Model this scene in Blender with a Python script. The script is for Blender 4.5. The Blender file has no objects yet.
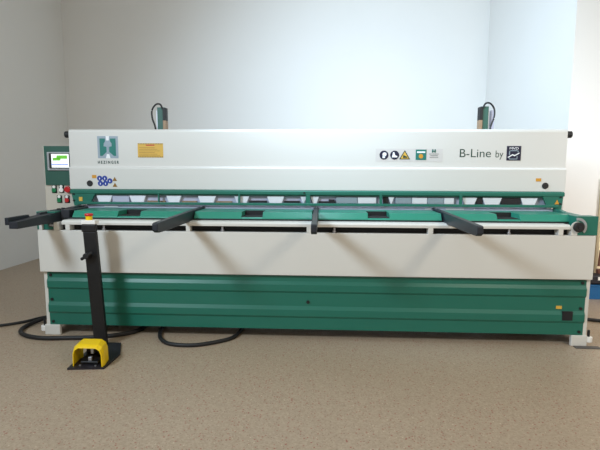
import bpy, bmesh, math, random
from mathutils import Vector, Matrix
random.seed(4)
S = bpy.context.scene
COL = S.collection

# ------------------------------------------------------------ materials
def srgb(r, g, b):
    f = lambda v: (v/255/12.92) if v/255 <= .04045 else ((v/255+.055)/1.055)**2.4
    return (f(r), f(g), f(b), 1)

def mat(name, rgb, rough=.5, metal=0., var=.04, scale=30., bump=0., emit=None, coat=0.):
    m = bpy.data.materials.new(name); m.use_nodes = True
    nt = m.node_tree; b = nt.nodes['Principled BSDF']
    c = srgb(*rgb)
    b.inputs['Roughness'].default_value = rough
    b.inputs['Metallic'].default_value = metal
    b.inputs['Coat Weight'].default_value = coat
    tc = nt.nodes.new('ShaderNodeTexCoord')
    n = nt.nodes.new('ShaderNodeTexNoise'); n.inputs['Scale'].default_value = scale
    n.inputs['Detail'].default_value = 4
    nt.links.new(tc.outputs['Object'], n.inputs['Vector'])
    mx = nt.nodes.new('ShaderNodeMix'); mx.data_type = 'RGBA'
    mx.inputs[6].default_value = tuple(v*(1-var) for v in c[:3])+(1,)
    mx.inputs[7].default_value = tuple(min(1, v*(1+var)) for v in c[:3])+(1,)
    nt.links.new(n.outputs['Fac'], mx.inputs[0])
    nt.links.new(mx.outputs[2], b.inputs['Base Color'])
    if bump:
        bp = nt.nodes.new('ShaderNodeBump'); bp.inputs['Strength'].default_value = bump
        bp.inputs['Distance'].default_value = .01
        nt.links.new(n.outputs['Fac'], bp.inputs['Height'])
        nt.links.new(bp.outputs['Normal'], b.inputs['Normal'])
    if emit:
        b.inputs['Emission Color'].default_value = c
        b.inputs['Emission Strength'].default_value = emit
    return m

M = dict(
    white=mat('cream_white_paint', (214, 212, 206), .38, var=.015, scale=4),
    beamw=mat('beam_white_paint', (212, 211, 207), .42, var=.015, scale=3),
    cabinet=mat('cabinet_grey_paint', (196, 190, 178), .45, var=.02, scale=4),
    green=mat('machine_green_paint', (30, 106, 90), .35, var=.05, scale=6),
    green_lit=mat('table_green_lit', (44, 134, 112), .3, var=.05, scale=6),  # lighter copy of the machine green, light on the table painted in
    pgreen=mat('panel_green_paint', (40, 86, 74), .5, var=.03),
    black=mat('black_paint', (13, 14, 17), .45, var=.1),
    arm=mat('arm_black_paint', (30, 35, 44), .42, var=.12, scale=20),
    rubber=mat('black_rubber', (22, 22, 24), .6),
    slot=mat('slot_shade_black', (20, 21, 24), .7),  # near-black colour stands for shade inside slots, recesses and openings
    steel=mat('bright_steel', (190, 192, 200), .3, .85, var=.06),
    blade=mat('ground_blade_steel', (200, 202, 228), .3, .1, var=.04, scale=12),
    grey=mat('grey_cast_metal', (184, 187, 208), .5, .0, var=.08, scale=8),
    pad=mat('pale_pad_metal', (236, 238, 248), .35, .0, var=.04),
    dark=mat('dark_metal', (42, 40, 46), .5, .3, var=.2),
    brown=mat('rusty_tan_metal', (150, 125, 100), .6, .2, var=.2),
    yellow=mat('yellow_plastic', (244, 204, 10), .38, var=.04),
    label_yellow=mat('label_yellow', (214, 172, 72), .5, var=.03),
    label_orange=mat('label_orange', (205, 145, 45), .5, var=.03),
    red=mat('red_plastic', (195, 30, 35), .35),
    gbutton=mat('green_button_plastic', (20, 120, 75), .35),
    wplastic=mat('white_plastic', (238, 236, 232), .4, var=.01),
    silver=mat('silver_bezel', (165, 168, 172), .4, .3),
    navy=mat('navy_print', (14, 18, 52), .5),
    blue=mat('blue_print', (30, 60, 150), .5),
    teal=mat('teal_print', (20, 115, 105), .5),
    lgrey=mat('pale_grey_print', (150, 165, 178), .5),
    ink=mat('dark_green_ink', (18, 60, 52), .5),
    textgrey=mat('grey_ink', (120, 125, 125), .5),
    whitep=mat('white_print', (235, 238, 242), .5, var=.01),
    strip=mat('sticker_film', (205, 202, 200), .4, var=.02),
    ochre=mat('ochre_print', (140, 100, 30), .5),
    bluebin=mat('blue_plastic', (20, 95, 150), .35),
    wood=mat('pale_wood', (246, 226, 190), .55, var=.08, scale=8),
    brush=mat('red_brown_wood', (105, 62, 48), .6, var=.2),
    darkplate=mat('grey_shim_metal', (95, 92, 90), .55, .3, var=.15),
    screen=mat('lit_screen_white', (235, 240, 240), .3, emit=.75),
    screen_g=mat('lit_screen_green', (100, 175, 60), .3, emit=.55),
    screen_b=mat('lit_screen_blue', (150, 165, 215), .3, emit=.55),
)

# ------------------------------------------------------------ mesh helpers
def bm_box(bm, x0, x1, y0, y1, z0, z1):
    vs = [bm.verts.new((x, y, z)) for x in (x0, x1) for y in (y0, y1) for z in (z0, z1)]
    for f in ((0,1,3,2), (4,6,7,5), (0,4,5,1), (2,3,7,6), (0,2,6,4), (1,5,7,3)):
        bm.faces.new([vs[i] for i in f])

def bm_prism(bm, pts, axis, a0, a1):
    """closed outline of 2D pts extruded along axis ('x': pts are (y,z); 'y': (x,z); 'z': (x,y))"""
    def P(p, a):
        return {'x': (a, p[0], p[1]), 'y': (p[0], a, p[1]), 'z': (p[0], p[1], a)}[axis]
    A = [bm.verts.new(P(p, a0)) for p in pts]; B = [bm.verts.new(P(p, a1)) for p in pts]
    n = len(pts)
    bm.faces.new(A); bm.faces.new(B[::-1])
    for i in range(n):
        bm.faces.new((A[i], B[i], B[(i+1) % n], A[(i+1) % n]))

def bm_cyl(bm, p0, p1, r0, r1=None, n=24):
    r1 = r0 if r1 is None else r1
    p0, p1 = Vector(p0), Vector(p1); d = (p1-p0).normalized()
    u = d.orthogonal().normalized(); v = d.cross(u)
    A = []; B = []
    for i in range(n):
        a = 2*math.pi*i/n; w = u*math.cos(a)+v*math.sin(a)
        A.append(bm.verts.new(p0+w*r0)); B.append(bm.verts.new(p1+w*r1))
    bm.faces.new(A); bm.faces.new(B[::-1])
    for i in range(n):
        bm.faces.new((A[i], B[i], B[(i+1) % n], A[(i+1) % n]))

def bm_tube(bm, pts, r, n=10, sub=8):
    P = [Vector(p) for p in pts]; Q = []
    for i in range(len(P)-1):
        a = P[max(i-1, 0)]; b = P[i]; c = P[i+1]; d = P[min(i+2, len(P)-1)]
        for k in range(sub):
            t = k/sub
            Q.append(.5*((2*b)+(c-a)*t+(2*a-5*b+4*c-d)*t*t+(3*b-a-3*c+d)*t**3))
    Q.append(P[-1]); rings = []; up = Vector((0, 0, 1))
    for i, q in enumerate(Q):
        d = (Q[min(i+1, len(Q)-1)]-Q[max(i-1, 0)]).normalized()
        u = up-d*up.dot(d)
        if u.length < .2: u = Vector((1, 0, 0))-d*d.x
        u.normalize(); v = d.cross(u)
        rings.append([bm.verts.new(q+(u*math.cos(2*math.pi*k/n)+v*math.sin(2*math.pi*k/n))*r) for k in range(n)])
    for a, b in zip(rings, rings[1:]):
        for k in range(n):
            bm.faces.new((a[k], a[(k+1) % n], b[(k+1) % n], b[k]))
    bm.faces.new(rings[0]); bm.faces.new(rings[-1][::-1])

def origin(o):
    v = Vector((0, 0, 0))
    while o: v += o.location; o = o.parent
    return v

def obj(name, bm, m, parent=None, bevel=0., smooth=False, base=False):
    bmesh.ops.recalc_face_normals(bm, faces=bm.faces)
    me = bpy.data.meshes.new(name); bm.to_mesh(me); bm.free()
    return link(name, me, m, parent, bevel, smooth, base)

def link(name, me, m, parent=None, bevel=0., smooth=False, base=False):
    xs = [v.co for v in me.vertices]
    lo = Vector([min(c[i] for c in xs) for i in range(3)]); hi = Vector([max(c[i] for c in xs) for i in range(3)])
    c = (lo+hi)/2
    if base: c.z = lo.z
    me.transform(Matrix.Translation(-c))
    me.materials.append(m)
    o = bpy.data.objects.new(name, me); COL.objects.link(o)
    o.parent = parent
    o.location = c-(origin(parent) if parent else Vector((0, 0, 0)))
    if smooth:
        for p in me.polygons: p.use_smooth = True
        me.set_sharp_from_angle(angle=math.radians(35))
    if bevel:
        b = o.modifiers.new('bevel', 'BEVEL'); b.width = bevel; b.segments = 3
        b.limit_method = 'ANGLE'; b.angle_limit = math.radians(30)
        b.harden_normals = False
    return o

def box(name, m, x0, x1, y0, y1, z0, z1, parent=None, bevel=0., base=False):
    bm = bmesh.new(); bm_box(bm, x0, x1, y0, y1, z0, z1); return obj(name, bm, m, parent, bevel, False, base)
def prism(name, m, pts, axis, a0, a1, parent=None, bevel=0., smooth=False):
    bm = bmesh.new(); bm_prism(bm, pts, axis, a0, a1); return obj(name, bm, m, parent, bevel, smooth)
def cyl(name, m, p0, p1, r, parent=None, r1=None, bevel=0.):
    bm = bmesh.new(); bm_cyl(bm, p0, p1, r, r1); return obj(name, bm, m, parent, bevel, True)
def tube(name, m, pts, r, parent=None, sub=8):
    bm = bmesh.new(); bm_tube(bm, pts, r, sub=sub); return obj(name, bm, m, parent, 0, True)

def text(name, body, m, x0, x1, z0, z1, y, parent, bold=.0):
    """letters standing on a plane facing -Y, fitted to the box"""
    cu = bpy.data.curves.new(name, 'FONT'); cu.body = body; cu.extrude = .01; cu.offset = bold
    t = bpy.data.objects.new(name, cu); COL.objects.link(t)
    bpy.context.view_layer.update()
    me = bpy.data.meshes.new_from_object(t.evaluated_get(bpy.context.evaluated_depsgraph_get()))
    bpy.data.objects.remove(t)
    xs = [v.co.x for v in me.vertices]; ys = [v.co.y for v in me.vertices]
    ax, bx = min(xs), max(xs); ay, by = min(ys), max(ys)
    for v in me.vertices:
        px = x0+(v.co.x-ax)/(bx-ax)*(x1-x0); pz = z0+(v.co.y-ay)/(by-ay)*(z1-z0)
        v.co = Vector((px, y-(.001 if v.co.z > 0 else 0), pz))
    me.materials.clear()
    return link(name, me, m, parent)

def tag(o, label=None, cat=None, group=None, kind=None):
    if label: o['label'] = label
    if cat: o['category'] = cat
    if group: o['group'] = group
    if kind: o['kind'] = kind
    return o
def thing(name, loc, label, cat, group=None):
    o = bpy.data.objects.new(name, None); COL.objects.link(o); o.location = loc
    o.empty_display_size = .1
    return tag(o, label, cat, group)

# ------------------------------------------------------------ the room
XL, YB, XR, YP, ZC = -4.1, 4.05, 2.63, 1.55, 4.4
def wall_mat(name, rgb):
    m = mat(name, rgb, .85, var=.02, scale=1.2)
    nt = m.node_tree; b = nt.nodes['Principled BSDF']
    tc = nt.nodes.new('ShaderNodeTexCoord'); n = nt.nodes.new('ShaderNodeTexNoise')
    n.inputs['Scale'].default_value = 120
    bp = nt.nodes.new('ShaderNodeBump'); bp.inputs['Strength'].default_value = .12; bp.inputs['Distance'].default_value = .004
    nt.links.new(tc.outputs['Object'], n.inputs['Vector']); nt.links.new(n.outputs['Fac'], bp.inputs['Height'])
    nt.links.new(bp.outputs['Normal'], b.inputs['Normal'])
    return m
MW = wall_mat('wall_paint', (226, 224, 220))

def floor_material():
    m = bpy.data.materials.new('speckled_vinyl_floor'); m.use_nodes = True
    nt = m.node_tree; b = nt.nodes['Principled BSDF']; N = nt.nodes.new; L = nt.links.new
    tc = N('ShaderNodeTexCoord')
    def ramp(src, a, c):
        r = N('ShaderNodeMapRange'); r.inputs[1].default_value = a; r.inputs[2].default_value = c
        L(src, r.inputs[0]); return r.outputs[0]
    big = N('ShaderNodeTexNoise'); big.inputs['Scale'].default_value = 1.5; big.inputs['Detail'].default_value = 3
    L(tc.outputs['Object'], big.inputs['Vector'])
    fine = N('ShaderNodeTexNoise'); fine.inputs['Scale'].default_value = 90; fine.inputs['Detail'].default_value = 3
    L(tc.outputs['Object'], fine.inputs['Vector'])
    def mix(f, a, c):
        x = N('ShaderNodeMix'); x.data_type = 'RGBA'
        if isinstance(f, float): x.inputs[0].default_value = f
        else: L(f, x.inputs[0])
        for i, v in ((6, a), (7, c)):
            if isinstance(v, tuple): x.inputs[i].default_value = v
            else: L(v, x.inputs[i])
        return x.outputs[2]
    base = mix(big.outputs['Fac'], srgb(172, 154, 133), srgb(184, 165, 143))
    base = mix(ramp(fine.outputs['Fac'], .35, .65), base, srgb(163, 144, 122))
    for sc, th, col in ((58., .19, srgb(150, 70, 56)), (75., .16, srgb(120, 88, 74)), (36., .1, srgb(210, 195, 168))):
        v = N('ShaderNodeTexVoronoi'); v.inputs['Scale'].default_value = sc
        L(tc.outputs['Object'], v.inputs['Vector'])
        sep = N('ShaderNodeSeparateColor'); L(v.outputs['Color'], sep.inputs[0])
        th_n = N('ShaderNodeMath'); th_n.operation = 'MULTIPLY'; th_n.inputs[1].default_value = th*1.6
        L(sep.outputs[0], th_n.inputs[0])
        lt = N('ShaderNodeMath'); lt.operation = 'LESS_THAN'
        L(v.outputs['Distance'], lt.inputs[0]); L(th_n.outputs[0], lt.inputs[1])
        k = N('ShaderNodeMath'); k.operation = 'MULTIPLY'; k.inputs[1].default_value = .75
        L(lt.outputs[0], k.inputs[0])
        base = mix(k.outputs[0], base, col)
    L(base, b.inputs['Base Color'])
    b.inputs['Roughness'].default_value = .42
    bp = N('ShaderNodeBump'); bp.inputs['Strength'].default_value = .08; bp.inputs['Distance'].default_value = .003
    L(fine.outputs['Fac'], bp.inputs['Height']); L(bp.outputs['Normal'], b.inputs['Normal'])
    return m

def struct(name, m, *b):
    return tag(box(name, m, *b), kind='structure')
struct('floor', floor_material(), -4.3, 6.2, -7, 4.25, -.1, 0)
struct('ceiling', MW, -4.3, 6.2, -7, 4.25, ZC, ZC+.1)
struct('wall_back', MW, XL, XR+.2, YB, YB+.2, 0, ZC)
struct('wall_left', MW, XL-.2, XL, -7, YB+.2, 0, ZC)
# the right-hand wall steps forward and ends in a pier
bm = bmesh.new(); bm_prism(bm, [(XR, YB), (XR, YP), (3.0, YP), (3.0, 1.95), (6.2, 1.95), (6.2, YB)], 'z', 0, ZC)
tag(obj('wall_right', bm, MW), kind='structure')

# ------------------------------------------------------------ the shear
sh = thing('guillotine_shear', (0, .6, 0), 'long white and green sheet metal guillotine shear with black support arms', 'machine')

# side frames and feet
for s, x in ((-1, -2.086), (1, 2.058)):
    a, b = (x, x+.03) if s < 0 else (x-.0, x+.03)
    bm = bmesh.new()
    bm_prism(bm, [(.03, .02), (1.5, .02), (1.5, 1.35), (1.25, 1.6), (.62, 1.6), (.62, .9), (.03, .9)], 'x', a, b)
    obj('side_frame', bm, M['white'], sh, .004)
    fx = (-2.1, -1.975) if s < 0 else (1.975, 2.092)
    f = box('foot', M['white'], fx[0], fx[1], .02, .05, .0, .083, sh, .006)
    ox = fx[0]-.012 if s < 0 else fx[1]+.02
    cyl('levelling_pad', M['wplastic'], (ox, .045, .03), (ox, .045, .07), .028, f, bevel=.004)
    cyl('bolt', M['rubber'], (ox, .045, .06), (ox, .045, .12), .009, f)
tag(box('shim_plate', M['darkplate'], 1.99, 2.17, -.03, .015, 0, .006, sh), 'thin dark plate under the right foot')

# lower green corrugated panel
prof = [(.030, .505), (.030, .464), (.019, .438), (.019, .388), (.030, .372), (.030, .27), (.019, .242), (.019, .192), (.03, .175),
        (.03, .085), (.05, .085), (.05, .505)]
low = prism('lower_panel', M['green'], prof, 'x', -2.058, 2.06, sh)
for x in (-2.03, 2.03):
    for z in (.485, .29, .11):
        cyl('screw', M['rubber'], (x, .032, z), (x, .022, z), .011, low)
cyl('screw', M['rubber'], (-.007, .032, .303), (-.007, .022, .303), .013, low)
box('vent_opening', M['slot'], 1.895, 1.97, .015, .034, .20, .268, low)
tag(box('warning_label', M['label_yellow'], 1.85, 1.892, .025, .0295, .285, .308, low), 'small yellow sticker')
# dark back of the base
box('base_beam', M['black'], -1.95, 1.95, .35, .6, .06, .5, sh, .01)

# white apron
box('apron', M['white'], -2.095, 2.083, -.002, .035, .516, .843, sh, .004)

# white front rail: lip, posts and dark slots with adjusting screws
rail = prism('front_rail', M['white'], [(-.004, .887), (-.004, .908), (.012, .921), (.13, .921), (.13, .887)], 'x', -1.9, 1.9, sh, .003)
for x0, x1 in ((-1.872, -1.836), (-.935, -.903), (-.02, .012), (.878, .915), (1.815, 1.85)):
    box('rail_post', M['white'], x0, x1, -.003, .09, .843, .889, rail, .003)
box('slot_shade', M['slot'], -2.0, 1.95, .06, .09, .843, .889, rail)  # black plate paints in the shade inside the rail slots
for x in (-1.58, -.66, .188, 1.47):
    cyl('adjusting_screw', M['steel'], (x, .02, .843), (x, .02, .882), .008, rail)
    cyl('adjusting_screw', M['steel'], (x, .02, .85), (x, .02, .858), .014, rail)
for x0, x1 in ((-2.08, -2.055), (-1.965, -1.925)):
    box('rail_post', M['white'], x0, x1, -.003, .09, .843, .905, rail, .003)
box('end_post', M['white'], 1.905, 1.95, -.003, .06, .843, .885, rail, .004)
# table body
box('table_bed', M['white'], -1.97, 1.97, .13, .6, .6, .915, sh)

# green table plates with finger recesses
plates = ((-1.87, -.955, -1.51, -1.33), (-.9, .018, -.53, -.365), (.066, 1.0, .445, .61), (1.052, 1.955, 1.415, 1.585))
for x0, x1, c0, c1 in plates:
    bm = bmesh.new()
    zt, zb, yf, yr = .984, .925, .12, .46
    # top outline with a notch, then the lower front strip runs through
    out = [(x0+.02, yf), (c0-.03, yf), (c0, yf+.02), (c0, yf+.10), (c1, yf+.10), (c1, yf+.02), (c1+.03, yf), (x1-.02, yf), (x1, yf+.03), (x1, yr), (x0, yr), (x0, yf+.03)]
    top = [(.135, .984), (.46, .984), (.46, .932), (.10, .932), (.10, .94)]
    bm_prism(bm, top, 'x', x0, c0)
    bm_prism(bm, top, 'x', c1, x1)
    bm_prism(bm, [(.103, .938), (.112, .946), (.30, .946), (.30, .984), (.46, .984), (.46, .932), (.10, .932), (.10, .935)], 'x', c0, c1)
    p = obj('table_plate', bm, M['green_lit'], sh, .004)
    box('recess_shade', M['slot'], c0+.001, c1-.001, yf-.004, yf+.16, .9465, .9495, p)  # black floor and back boxes paint the shade inside the notch
    box('recess_shade', M['slot'], c0+.001, c1-.001, yf+.16, yf+.179, .9465, .9835, p)
box('plate_gap_shade', M['slot'], -1.95, 1.95, .10, .4, .918, .933, sh)  # black strip stands for the shaded gap below the plates
# knife strip at the back of the table
bl = prism('lower_blade', M['blade'], [(.455, .94), (.455, .999), (.48, 1.0), (.48, .94)], 'x', -1.99, 1.99, sh, .002)
for x0, x1 in ((-1.78, -1.66), (.95, 1.0), (1.12, 1.27), (1.35, 1.36)):
    box('blade_insert', M['pad'], x0, x1, .45, .4545, .988, 1.0, bl, .001)

# guard: upper hood strip, lower rail, brackets, end plates
bm = bmesh.new()
bm_prism(bm, [(.42, 1.106), (.42, 1.132), (.43, 1.140), (.60, 1.140), (.60, 1.094), (.44, 1.094), (.44, 1.106)], 'x', -2.06, 2.06)
gd = obj('finger_guard', bm, M['green'], sh, .003)
box('guard_rail', M['green'], -2.0, 2.02, .415, .44, 1.014, 1.035, gd, .003)
for x, w in ((-1.292, .012), (-.604, .016), (-.024, .036), (.58, .022), (1.232, .022)):
    box('guard_bracket', M['green'], x-w/2, x+w/2, .418, .438, 1.03, 1.12, gd, .002)
cyl('screw', M['rubber'], (-.055, .42, 1.122), (-.055, .414, 1.122), .008, gd)
e = prism('guard_end_plate', M['green'], [(-2.055, 1.13), (-1.83, 1.13), (-1.86, 1.08), (-1.89, 1.02), (-2.03, 1.0)], 'y', .425, .45, gd)
box('warning_label', M['label_yellow'], -1.985, -1.955, .421, .4245, 1.04, 1.075, e)
e = prism('guard_end_plate', M['green'], [(2.055, 1.13), (1.88, 1.13), (1.9, 1.08), (1.93, 1.02), (2.04, 1.0)], 'y', .425, .45, gd)
prism('warning_label', M['label_orange'], [(1.985, 1.042), (2.02, 1.042), (2.003, 1.078)], 'y', .421, .4245, e)
for x in (-2.03, 2.03):
    for z in (1.045, 1.1):
        cyl('screw', M['rubber'], (x, .425, z), (x, .418, z), .008, e)
# hold-down beam and pads behind the guard
hb = box('hold_down_beam', M['grey'], -1.95, 1.95, .482, .60, 1.0, 1.14, sh)
pads = [(-1.885, -1.755), (-1.59, -1.455), (-1.26, -1.14), (-.98, -.835), (-.66, -.545), (-.375, -.24), (-.085, -.045), (.0, .06), (.665, .7), (1.285, 1.395),
        (1.455, 1.60), (1.77, 1.895)]
for a, b in pads:
    a, b = .0021+a*.978, .0021+b*.978
    prism('hold_down_pad', M['pad'], [(a-.008, 1.09), (b+.008, 1.09), (b-.014, 1.032), (a+.014, 1.032)], 'y', .452, .481, hb, .003)
for i, (a, b) in enumerate(((.215, .40), (.40, .56), (.72, .86), (.86, .99), (.99, 1.13), (1.13, 1.215))):
    a, b = .0021+a*.978, .0021+b*.978
    box('hold_down_pad', M['pad'] if i % 2 else M['lgrey'], a, b-.004, .455, .481, 1.035, 1.085, hb, .003)
for a, b, z0, z1, m in ((-.54, -.385, 1.035, 1.052, 'dark'), (-.235, -.10, 1.035, 1.052, 'dark'), (.065, .21, 1.03, 1.05, 'dark'), (.15, .2, 1.045, 1.066, 'dark'),
                        (.615, .66, 1.03, 1.09, 'dark'), (1.40, 1.45, 1.03, 1.09, 'dark'), (1.605, 1.765, 1.03, 1.09, 'dark'), (-1.75, -1.6, 1.028, 1.088, 'grey'),
                        (-1.44, -1.28, 1.032, 1.045, 'brown'), (-1.13, -1.0, 1.032, 1.045, 'brown'), (-.83, -.69, 1.032, 1.045, 'brown')):
    a, b = .0021+a*.978, .0021+b*.978
    box('clamp_block', M[m], a, b, 0.458, .481, z0, z1, hb, .002)

# upper beam cover
FY, LY = .485, .466
bp = [(LY, 1.141), (LY, 1.322), (LY+.004, 1.328), (FY, 1.334), (FY, 1.628), (FY+.006, 1.642), (FY+.02, 1.65), (.95, 1.665), (1.0, 1.62), (1.0, 1.141)]
beam = prism('beam_cover', M['beamw'], bp, 'x', -2.083, 2.083, sh, .005)
for s in (-1, 1):
    cyl('side_bolt', M['rubber'], (s*2.083, .515, 1.607), (s*2.125, .515, 1.607), .028, beam, bevel=.004)
for x in (-1.905, 1.92):
    cyl('hole_plug', M['rubber'], (x, LY, 1.19), (x, LY-.006, 1.19), .026, beam, bevel=.002)
box('label_sticker', M['label_orange'], -1.883, -1.845, LY-.002, LY, 1.235, 1.262, beam)
box('label_sticker', M['label_orange'], 1.843, 1.885, LY-.002, LY, 1.225, 1.251, beam)

# company mark: grey square cut by a white waist, green halves, grey mushroom shape, lettering
y = FY
lg = box('company_logo', M['lgrey'], -1.832, -1.652, y-.0015, y, 1.405, 1.592, beam)
for s in (-1, 1):
    c = -1.742
    prism('logo_field', M['teal'], [(c+s*.022, 1.572), (c+s*.07, 1.572), (c+s*.07, 1.425), (c+s*.05, 1.425), (c+s*.012, 1.458), (c+s*.012, 1.5), (c+s*.035, 1.51), (c+s*.035, 1.53), (c+s*.022, 1.548)], 'y', y-.0028, y-.0015, lg)
prism('logo_waist', M['whitep'], [(-1.757, 1.592), (-1.727, 1.592), (-1.731, 1.555), (-1.753, 1.555)], 'y', y-.003, y-.0015, lg)
prism('logo_waist', M['whitep'], [(-1.762, 1.405), (-1.722, 1.405), (-1.732, 1.442), (-1.752, 1.442)], 'y', y-.003, y-.0015, lg)
prism('logo_mushroom', M['lgrey'], [(-1.777, 1.505), (-1.707, 1.505), (-1.709, 1.525), (-1.722, 1.546), (-1.742, 1.553), (-1.762, 1.546), (-1.775, 1.525)], 'y', y-.004, y-.0015, lg)
prism('logo_mushroom', M['lgrey'], [(-1.747, 1.505), (-1.737, 1.505), (-1.735, 1.44), (-1.749, 1.44)], 'y', y-.004, y-.0015, lg)
text('logo_lettering', 'H E Z I N G E R', M['ink'], -1.835, -1.65, 1.358, 1.384, y, beam, .035)

# yellow warning notice with rows of print
w = box('warning_notice', M['label_yellow'], -1.482, -1.262, y-.0015, y, 1.412, 1.532, beam)
for i in range(15):
    for z in (1.414, 1.524):
        box('notice_border', M['ink'], -1.477+i*.0145, -1.4695+i*.0145, y-.0028, y-.0015, z, z+.006, w)
box('notice_heading', M['red'], -1.41, -1.335, y-.0028, y-.0015, 1.512, 1.52, w)
for i in range(6):
    box('notice_print', M['ochre'], -1.47, -1.29 - (i % 3)*.022, y-.0025, y-.0015, 1.426+i*.0135, 1.4285+i*.0135, w)

# blue mandatory signs and small triangles
y = LY
for cx, cz in ((-1.817, 1.234), (-1.772, 1.234), (-1.812, 1.19), (-1.767, 1.19), (-1.728, 1.212)):
    d = cyl('mandatory_sign', M['blue'], (cx, y, cz), (cx, y-.002, cz), .0225, beam)
    prism('pictogram', M['whitep'], [(cx-.004, cz-.01), (cx+.003, cz-.01), (cx+.004, cz), (cx+.0, cz+.008), (cx-.003, cz+.004)], 'y', y-.003, y-.002, d)
for cz in (1.226, 1.176):
    prism('warning_triangle', M['ochre'], [(-1.705, cz-.014), (-1.665, cz-.014), (-1.685, cz+.02)], 'y', y-.002, y, beam)

# sticker strip with signs, right of the middle
y = FY
st = box('sign_strip', M['strip'], .535, 1.085, y-.001, y, 1.383, 1.49, beam)
for cx in (.604, .692):
    d = cyl('mandatory_sign', M['navy'], (cx, y-.001, 1.437), (cx, y-.003, 1.437), .037, st)
    if cx < .65:
        cyl('pictogram', M['whitep'], (cx+.004, y-.003, 1.443), (cx+.004, y-.0042, 1.443), .017, d)
        box('pictogram', M['whitep'], cx-.012, cx+.008, y-.0042, y-.003, 1.412, 1.432, d)
    else:
        prism('pictogram', M['whitep'], [(cx-.024, 1.418), (cx+.02, 1.418), (cx+.024, 1.428), (cx+.004, 1.436), (cx-.002, 1.46), (cx-.014, 1.462), (cx-.018, 1.44)], 'y', y-.0042, y-.003, d)
t = prism('warning_triangle', M['ink'], [(.73, 1.403), (.82, 1.403), (.775, 1.478)], 'y', y-.003, y-.001, st)
prism('warning_triangle', M['label_yellow'], [(.742, 1.409), (.808, 1.409), (.775, 1.465)], 'y', y-.004, y-.003, t)
prism('pictogram', M['ink'], [(.76, 1.415), (.795, 1.415), (.797, 1.423), (.778, 1.43), (.765, 1.44), (.762, 1.428)], 'y', y-.005, y-.004, t)
q = box('green_sticker', M['teal'], .865, .952, y-.003, y-.001, 1.398, 1.483, st)
box('sticker_band', M['whitep'], .875, .942, y-.004, y-.003, 1.455, 1.468, q)
cyl('sticker_emblem', M['label_orange'], (.908, y-.003, 1.428), (.908, y-.0042, 1.428), .018, q)
for x0, x1, z0, z1 in ((.998, 1.008, 1.458, 1.485), (1.018, 1.028, 1.458, 1.485), (1.0, 1.026, 1.467, 1.474)):
    box('small_letter_mark', M['teal'], x0, x1, y-.003, y-.001, z0, z1, st)
for z, a, b in ((1.445, .975, 1.055), (1.432, .985, 1.045), (1.418, .98, 1.05)):
    box('small_print', M['textgrey'], a, b, y-.0025, y-.001, z, z+.004, st)

# product lettering and square maker's mark
text('product_lettering', 'B-Line', M['ink'], 1.225, 1.477, 1.421, 1.488, y, beam, -.004)
text('product_lettering', 'by', M['ink'], 1.515, 1.577, 1.402, 1.476, y, beam, -.004)
sq = box('square_mark', M['navy'], 1.603, 1.718, y-.002, y, 1.395, 1.513, beam)
text('mark_lettering', 'MVD', M['whitep'], 1.625, 1.697, 1.484, 1.503, y-.002, sq)
prism('mark_zigzag', M['whitep'], [(1.612, 1.423), (1.618, 1.417), (1.65, 1.437), (1.668, 1.43), (1.705, 1.452), (1.705, 1.46), (1.668, 1.44), (1.65, 1.447)], 'y', y-.0032, y-.002, sq)
for a in ((1.622, 1.63, 1.44, 1.478), (1.69, 1.698, 1.462, 1.478), (1.622, 1.698, 1.472, 1.478), (1.622, 1.69, 1.404, 1.410), (1.622, 1.628, 1.404, 1.42), (1.685, 1.691, 1.404, 1.43)):
    box('mark_outline', M['lgrey'], a[0], a[1], y-.003, y-.002, a[2], a[3], sq)

# side brackets at the table ends
bL = box('end_bracket', M['green'], -2.11, -1.96, .02, .14, .845, .985, sh, .004)
bm = bmesh.new()
bm_box(bm, 1.935, 2.092, .0, .10, .845, .985)
bm_prism(bm, [(1.945, .9), (1.945, .985), (1.99, .985), (2.0, .97), (2.0, .9)], 'y', .1, .3)
obj('end_bracket', bm, M['green'], sh, .004)
prism('bracket_brace', M['green'], [(.1, .93), (.46, .95), (.46, 1.01), (.3, .99), (.1, .984)], 'x', 1.99, 2.03, sh, .003)
k = cyl('adjustment_knob', M['rubber'], (1.948, .0, .907), (1.948, -.03, .907), .036, sh, bevel=.006)
cyl('knob_hub', M['white'], (1.941, .0, .905), (1.941, -.006, .905), .041, k)
cyl('knob_hub', M['dark'], (1.95, -.03, .907), (1.95, -.034, .907), .012, k)
pts = [(1.948+.064*math.cos(a), .907+.067*math.sin(a)) for a in [math.radians(-42+i*12) for i in range(13)]]
pts += [(1.948+.048*math.cos(a), .907+.048*math.sin(a)) for a in [math.radians(102-i*12) for i in range(13)]]
prism('dial_scale', M['silver'], pts, 'y', -.006, .001, sh)

# four black support arms
def support_arm(x, w=.038, yend=-.66):
    prof = [(.46, .985), (.46, .955), (.12, .915), (.05, .905), (yend+.07, .905), (yend+.02, .915), (yend, .935), (yend, .966), (yend+.03, .972), (.1, .992), (.46, .992)]
    a = prism('support_arm', M['arm'], prof, 'x', x-w/2, x+w/2, sh, .004)
    box('arm_rule', M['dark'], x-w/2+.005, x-w/2+.014, yend+.06, .45, .99, .995, a)
    return a
def arm_simple(x, w=.036, yend=-.66):
    bm = bmesh.new()
    prof = [(.50, 1.0), (.50, .97), (.12, .915), (yend+.08, .918), (yend+.03, .92), (yend, .935), (yend, .978), (yend+.02, .984), (.1, .996), (.45, 1.0)]
    bm_prism(bm, prof, 'x', x-w/2, x+w/2)
    a = obj('support_arm', bm, M['arm'], sh, .004)
    box('arm_rule', M['steel'], x-.005, x+.005, .40, .47, 1.0, 1.003, a)
for x in (-.925, .046, 1.03): arm_simple(x)
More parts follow.
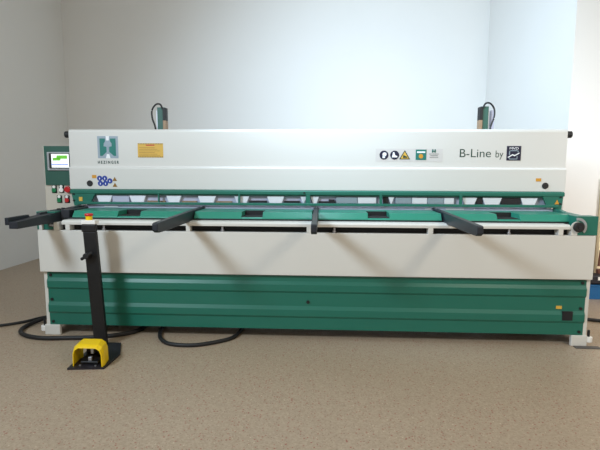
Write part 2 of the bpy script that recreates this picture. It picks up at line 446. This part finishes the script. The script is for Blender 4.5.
# the long squaring arm at the left end
bm = bmesh.new()
bm_prism(bm, [(.50, 1.0), (.50, .985), (.25, .955), (.10, .90), (-.42, .905), (-.42, .953), (.1, .978), (.3, .997)], 'x', -2.02, -1.957)
arm = obj('squaring_arm', bm, M['arm'], sh, .004)
bm = bmesh.new()
bm_prism(bm, [(-.42, .93), (-.42, .98), (-.20, .982), (-.19, .964), (-.08, .968), (-.07, .984), (.10, .986), (.12, .955), (.12, .93)], 'x', -2.047, -2.0205)
obj('squaring_fence', bm, M['arm'], arm, .003)
prism('arm_shoulder', M['arm'], [(-1.956, .09), (-1.90, .11), (-1.885, .16), (-1.885, .38), (-1.93, .46), (-1.956, .46)], 'z', .925, .992, arm, .004)
box('clamp_block', M['arm'], -2.05, -1.965, .10, .24, .965, .99, arm, .004)
for yy in (.14, .2): cyl('clamp_bolt', M['rubber'], (-2.0, yy, .99), (-2.0, yy, 1.0), .014, arm)
cyl('clamp_bolt', M['steel'], (-1.975, -.03, .89), (-1.95, -.03, .885), .009, arm)
box('arm_bracket', M['arm'], -2.01, -1.96, .0, .11, .868, .93, arm, .01)

# control cabinet with its panel
cab = box('control_cabinet', M['cabinet'], -2.365, -2.09, .56, 1.1, .3, 1.515, sh, .006)
pn = box('operator_panel', M['pgreen'], -2.348, -2.10, .548, .56, 1.17, 1.512, cab, .002)
bz = box('touchscreen_bezel', M['silver'], -2.318, -2.105, .535, .548, 1.298, 1.46, pn, .006)
sc = box('touchscreen', M['rubber'], -2.295, -2.112, .531, .536, 1.318, 1.448, bz)
box('screen_picture', M['screen'], -2.272, -2.117, .529, .5315, 1.325, 1.442, sc)
box('screen_picture', M['screen_g'], -2.225, -2.13, .5275, .5295, 1.40, 1.43, sc)
box('screen_picture', M['screen_g'], -2.26, -2.19, .5275, .5295, 1.385, 1.41, sc)
box('screen_picture', M['screen_b'], -2.275, -2.125, .5275, .5295, 1.345, 1.358, sc)
for x, z, m, up in ((-2.278, 1.133, 'gbutton', 1), (-2.212, 1.136, 'wplastic', 1), (-2.236, 1.046, 'gbutton', 1), (-2.166, 1.046, 'red', 1)):
    b_ = box('push_button', M['rubber'], x-.023, x+.023, .555, .561, z-.034, z+.034, cab, .003)
    cyl('button_cap', M[m], (x, .555, z-.008), (x, .545, z-.008), .02, b_, bevel=.003)
    if up: cyl('button_lamp', M['wplastic'], (x, .555, z+.022), (x, .548, z+.022), .013, b_)
c_ = cyl('emergency_button', M['red'], (-2.148, .56, 1.133), (-2.148, .53, 1.133), .028, cab, bevel=.006)

# posts behind the beam with their cable loops
for s, x in ((-1, -1.525), (1, 1.655)):
    p = box('rear_post', M['pgreen'], x-.038, x+.038, 1.2, 1.28, .9, 1.93, sh, .004)
    box('post_channel', M['rubber'], *( (x+.02, x+.05) if s < 0 else (x-.05, x-.02)), 1.19, 1.26, 1.80, 1.925, p, .003)
    box('post_channel', M['brown'], *( (x+.02, x+.05) if s < 0 else (x-.05, x-.02)), 1.19, 1.26, 1.5, 1.80, p, .003)
    box('post_edge', M['pad'], *( (x-.05, x-.038) if s < 0 else (x+.038, x+.046)), 1.21, 1.27, 1.5, 1.9, p)
    tube('cable', M['rubber'], [(x-s*.02, 1.2, 1.91), (x-s*.0, 1.19, 1.955), (x+s*.045, 1.19, 1.955), (x+s*.085, 1.19, 1.90), (x+s*.085, 1.19, 1.82), (x+s*.06, 1.19, 1.74), (x+s*.04, 1.19, 1.6)], .0085, p)
box('wall_shadow_strip', M['grey'], 1.735, 1.765, 1.25, 1.3, 1.0, 1.9, sh)  # light grey strip standing in for a shadow on the wall behind

# ------------------------------------------------------------ pedal stand
ps = thing('foot_pedal_stand', (-1.5, -.3, 0), 'black pedestal with yellow hooded foot pedal and red emergency stop button on top', 'foot switch')
prism('base_plate', M['dark'], [(-1.565, -.60), (-1.33, -.575), (-1.325, -.34), (-1.41, -.14), (-1.60, -.14)], 'z', 0, .012, ps)
def colx(z): return -1.537-.05*z
bm = bmesh.new()
zs = (.012, .86)
V = []
for z in zs:
    V.append([bm.verts.new((colx(z)+dx, yy, z)) for dx, yy in ((-.05, -.2), (.046, -.2), (.046, -.17), (-.05, -.17))])
bm.faces.new(V[0]); bm.faces.new(V[1][::-1])
for i in range(4): bm.faces.new((V[0][i], V[0][(i+1) % 4], V[1][(i+1) % 4], V[1][i]))
obj('column', bm, M['black'], ps, .004)
xt = colx(.88)
box('column_head', M['black'], xt-.057, xt+.046, -.205, -.165, .86, .914, ps, .006)
eb = box('button_box', M['wplastic'], xt-.057, xt+.048, -.205, -.145, .915, .944, ps, .005)
cyl('button_collar', M['yellow'], (xt-.012, -.17, .944), (xt-.012, -.17, .972), .023, eb)
cyl('stop_button', M['red'], (xt-.012, -.17, .972), (xt-.012, -.17, .992), .029, eb, bevel=.008)
kx = colx(.70)
k = cyl('clamp_knob', M['rubber'], (kx-.02, -.21, .69), (kx-.02, -.25, .69), .022, ps, bevel=.004)
cyl('knob_lever', M['rubber'], (kx-.06, -.235, .665), (kx+.02, -.235, .715), .011, k, bevel=.003)

# yellow hood open to the front
def arch(w, h, c): return [(-w*1.02, 0.), (-w, h-c*1.3), (-w+c*.3, h-c*.45), (-w+c, h), (w-c, h), (w-c*.3, h-c*.45), (w, h-c*1.3), (w*1.02, 0.)]
hx = -1.447
bm = bmesh.new()
secs = [(-.57, .098, .130, .036), (-.54, .105, .142, .036), (-.45, .103, .146, .04), (-.415, .088, .132, .045)]
O = []; I = []
for yy, w_, h_, c_ in secs:
    sh_ = (yy+.545)*-.16
    O.append([bm.verts.new((hx+a+sh_, yy, .012+b)) for a, b in arch(w_, h_, c_)])
    I.append([bm.verts.new((hx+a*.93+sh_, yy, .012+b*.95)) for a, b in arch(w_, h_, c_)])
for G in (O, I):
    for a, b in zip(G, G[1:]):
        for i in range(7): bm.faces.new((a[i], a[i+1], b[i+1], b[i]))
for E_ in (0, -1):
    for i in range(7): bm.faces.new((O[E_][i], O[E_][i+1], I[E_][i+1], I[E_][i]))
for i in (0, 7):
    for j in range(len(secs)-1): bm.faces.new((O[j][i], O[j+1][i], I[j+1][i], I[j][i]))
hood = obj('pedal_hood', bm, M['yellow'], ps, .003)
pd = prism('pedal', M['black'], [(-.54, .02), (-.54, .034), (-.48, .05), (-.43, .06), (-.43, .02)], 'x', hx-.06, hx+.06, ps, .004)
box('pedal_hinge', M['steel'], hx-.022, hx+.0, -.475, -.445, .06, .122, pd, .004)
box('pedal_hinge', M['steel'], hx-.012, hx+.012, -.53, -.508, .036, .062, pd, .003)
box('pedal_body', M['dark'], hx-.07, hx+.06, -.44, -.42, .012, .11, ps, .004)
for dx in (-.055, .05):
    cyl('mounting_screw', M['steel'], (hx+dx, -.555, .012), (hx+dx, -.555, .018), .007, ps)

# ------------------------------------------------------------ cables on the floor
tag(tube('power_cable', M['rubber'], [(-2.95, .03, .012), (-2.609, .16, .012), (-2.45, .27, .012), (-2.35, .40, .014), (-2.2, .50, .014), (-2.13, .55, .016)], .012),
    'thin black cable running out of the frame at the left edge', 'cable')
tag(tube('power_cable', M['rubber'], [(-2.14, .62, .05), (-2.23, .42, .045), (-2.34, .2, .02), (-2.32, .05, .017), (-2.21, -.05, .017), (-2.05, -.095, .017), (-1.85, -.08, .017),
      (-1.66, -.055, .017), (-1.48, .02, .017), (-1.38, .12, .017), (-1.36, .3, .017)], .017),
    'thick black cable looping around the left foot and behind the pedestal', 'cable')
tag(tube('power_cable', M['rubber'], [(-1.24, .34, .015), (-1.19, .08, .015), (-1.13, -.06, .015), (-1.03, -.15, .015), (-.85, -.165, .015), (-.68, -.08, .015), (-.58, .03, .015), (-.55, .25, .015)], .015),
    'black cable bowing out from under the green panel, right of the pedestal', 'cable')
tag(tube('power_cable', M['rubber'], [(2.1, .75, .015), (2.35, .66, .015), (2.6, .58, .015), (2.9, .55, .015)], .015),
    'black cable on the floor beyond the right foot', 'cable')

# ------------------------------------------------------------ things beyond the right end
cp = thing('wooden_cupboard', (3.35, 1.75, 0), 'pale wooden cupboard at the right edge behind the blue crate', 'cupboard')
box('carcass', M['wood'], 3.005, 3.75, 1.52, 1.94, .0, 1.25, cp, .004)
box('door', M['wood'], 3.002, 3.75, 1.49, 1.519, .02, 1.25, cp, .003)
cr = thing('plastic_crate', (3.03, 1.32, 0), 'blue plastic crate on the floor at the right edge', 'crate')
bm = bmesh.new()
bm_prism(bm, [(2.80, .0), (3.22, .0), (3.25, .15), (2.77, .15)], 'y', 1.34, 1.352)
bm_prism(bm, [(2.80, .0), (3.22, .0), (3.25, .15), (2.77, .15)], 'y', 1.475, 1.487)
bm_box(bm, 2.80, 3.22, 1.352, 1.475, 0, .012)
bm_prism(bm, [(2.80, .0), (2.815, .0), (2.785, .15), (2.77, .15)], 'y', 1.352, 1.475)
bm_prism(bm, [(3.205, .0), (3.22, .0), (3.25, .15), (3.235, .15)], 'y', 1.352, 1.475)
obj('tub', bm, M['bluebin'], cr, .003)
box('rim', M['bluebin'], 2.76, 3.26, 1.33, 1.34, .135, .155, cr, .003)
tl = thing('tool_case', (3.0, 1.34, .156), 'dark tool case with a white tag lying on the blue crate', 'case')
box('case_body', M['dark'], 2.79, 3.24, 1.345, 1.48, .157, .25, tl, .015)
box('tag', M['wplastic'], 2.93, 3.06, 1.341, 1.3445, .20, .235, tl)
br = thing('hand_brush', (2.99, 1.44, .2505), 'red-brown wooden hand brush standing on the dark case', 'brush')
box('brush_head', M['brush'], 2.97, 3.008, 1.42, 1.46, .2505, .30, br, .006)
cyl('brush_handle', M['brush'], (2.985, 1.44, .33), (2.99, 1.44, .50), .012, br, .008)

# ------------------------------------------------------------ light
def area(name, loc, target, size, energy, color, sy=None):
    l = bpy.data.lights.new(name, 'AREA'); l.energy = energy; l.size = size; l.color = color
    if sy: l.shape = 'RECTANGLE'; l.size_y = sy
    o = bpy.data.objects.new(name, l); COL.objects.link(o); o.location = loc
    o.rotation_euler = (Vector(target)-Vector(loc)).to_track_quat('-Z', 'Y').to_euler()
    return o
A = area('window_light_cool', (-2.9, -3.2, 3.3), (2.2, 1.4, 1.0), .85, 88, (.72, .87, 1.0))
A.data.spread = math.radians(130)
area('ceiling_light_warm', (2.8, -3.2, 3.4), (.6, .5, .6), .75, 46, (1.0, .88, .70))
F = area('wall_fill_light', (-.3, .2, 3.2), (1.8, 4.05, .9), 1.5, 94, (.62, .81, 1.0))  # added fill, no fitting behind it; washes the right of the back wall
F.data.spread = math.radians(132)
P = area('pier_fill_light', (4.6, -2.2, 2.8), (3.2, 1.5, .9), .9, 13, (.96, .97, 1.0))  # added fill to brighten the pier and cupboard, no actual window
P.data.spread = math.radians(60)

w = bpy.data.worlds.new('world'); S.world = w; w.use_nodes = True
w.node_tree.nodes['Background'].inputs[0].default_value = (1.0, .94, .82, 1)
w.node_tree.nodes['Background'].inputs[1].default_value = .56

# ------------------------------------------------------------ camera
cam = bpy.data.cameras.new('camera'); co = bpy.data.objects.new('camera', cam); COL.objects.link(co)
yaw, pitch, roll, f = .04866, .11762, .00396, 454.2
fw = Vector((-math.sin(yaw)*math.cos(pitch), math.cos(yaw)*math.cos(pitch), -math.sin(pitch)))
rt = fw.cross(Vector((0, 0, 1))).normalized(); up = rt.cross(fw)
r2 = rt*math.cos(roll)+up*math.sin(roll); u2 = up*math.cos(roll)-rt*math.sin(roll)
co.matrix_world = Matrix(((r2.x, u2.x, -fw.x, .0944), (r2.y, u2.y, -fw.y, -3.3674), (r2.z, u2.z, -fw.z, 1.3), (0, 0, 0, 1)))
cam.sensor_width = 36; cam.lens = f*36/600; cam.clip_start = .05
S.camera = co
S.view_settings.view_transform = 'Standard'; S.view_settings.look = 'None'
S.view_settings.gamma = 1; S.view_settings.use_curve_mapping = False
S.view_settings.exposure = .1
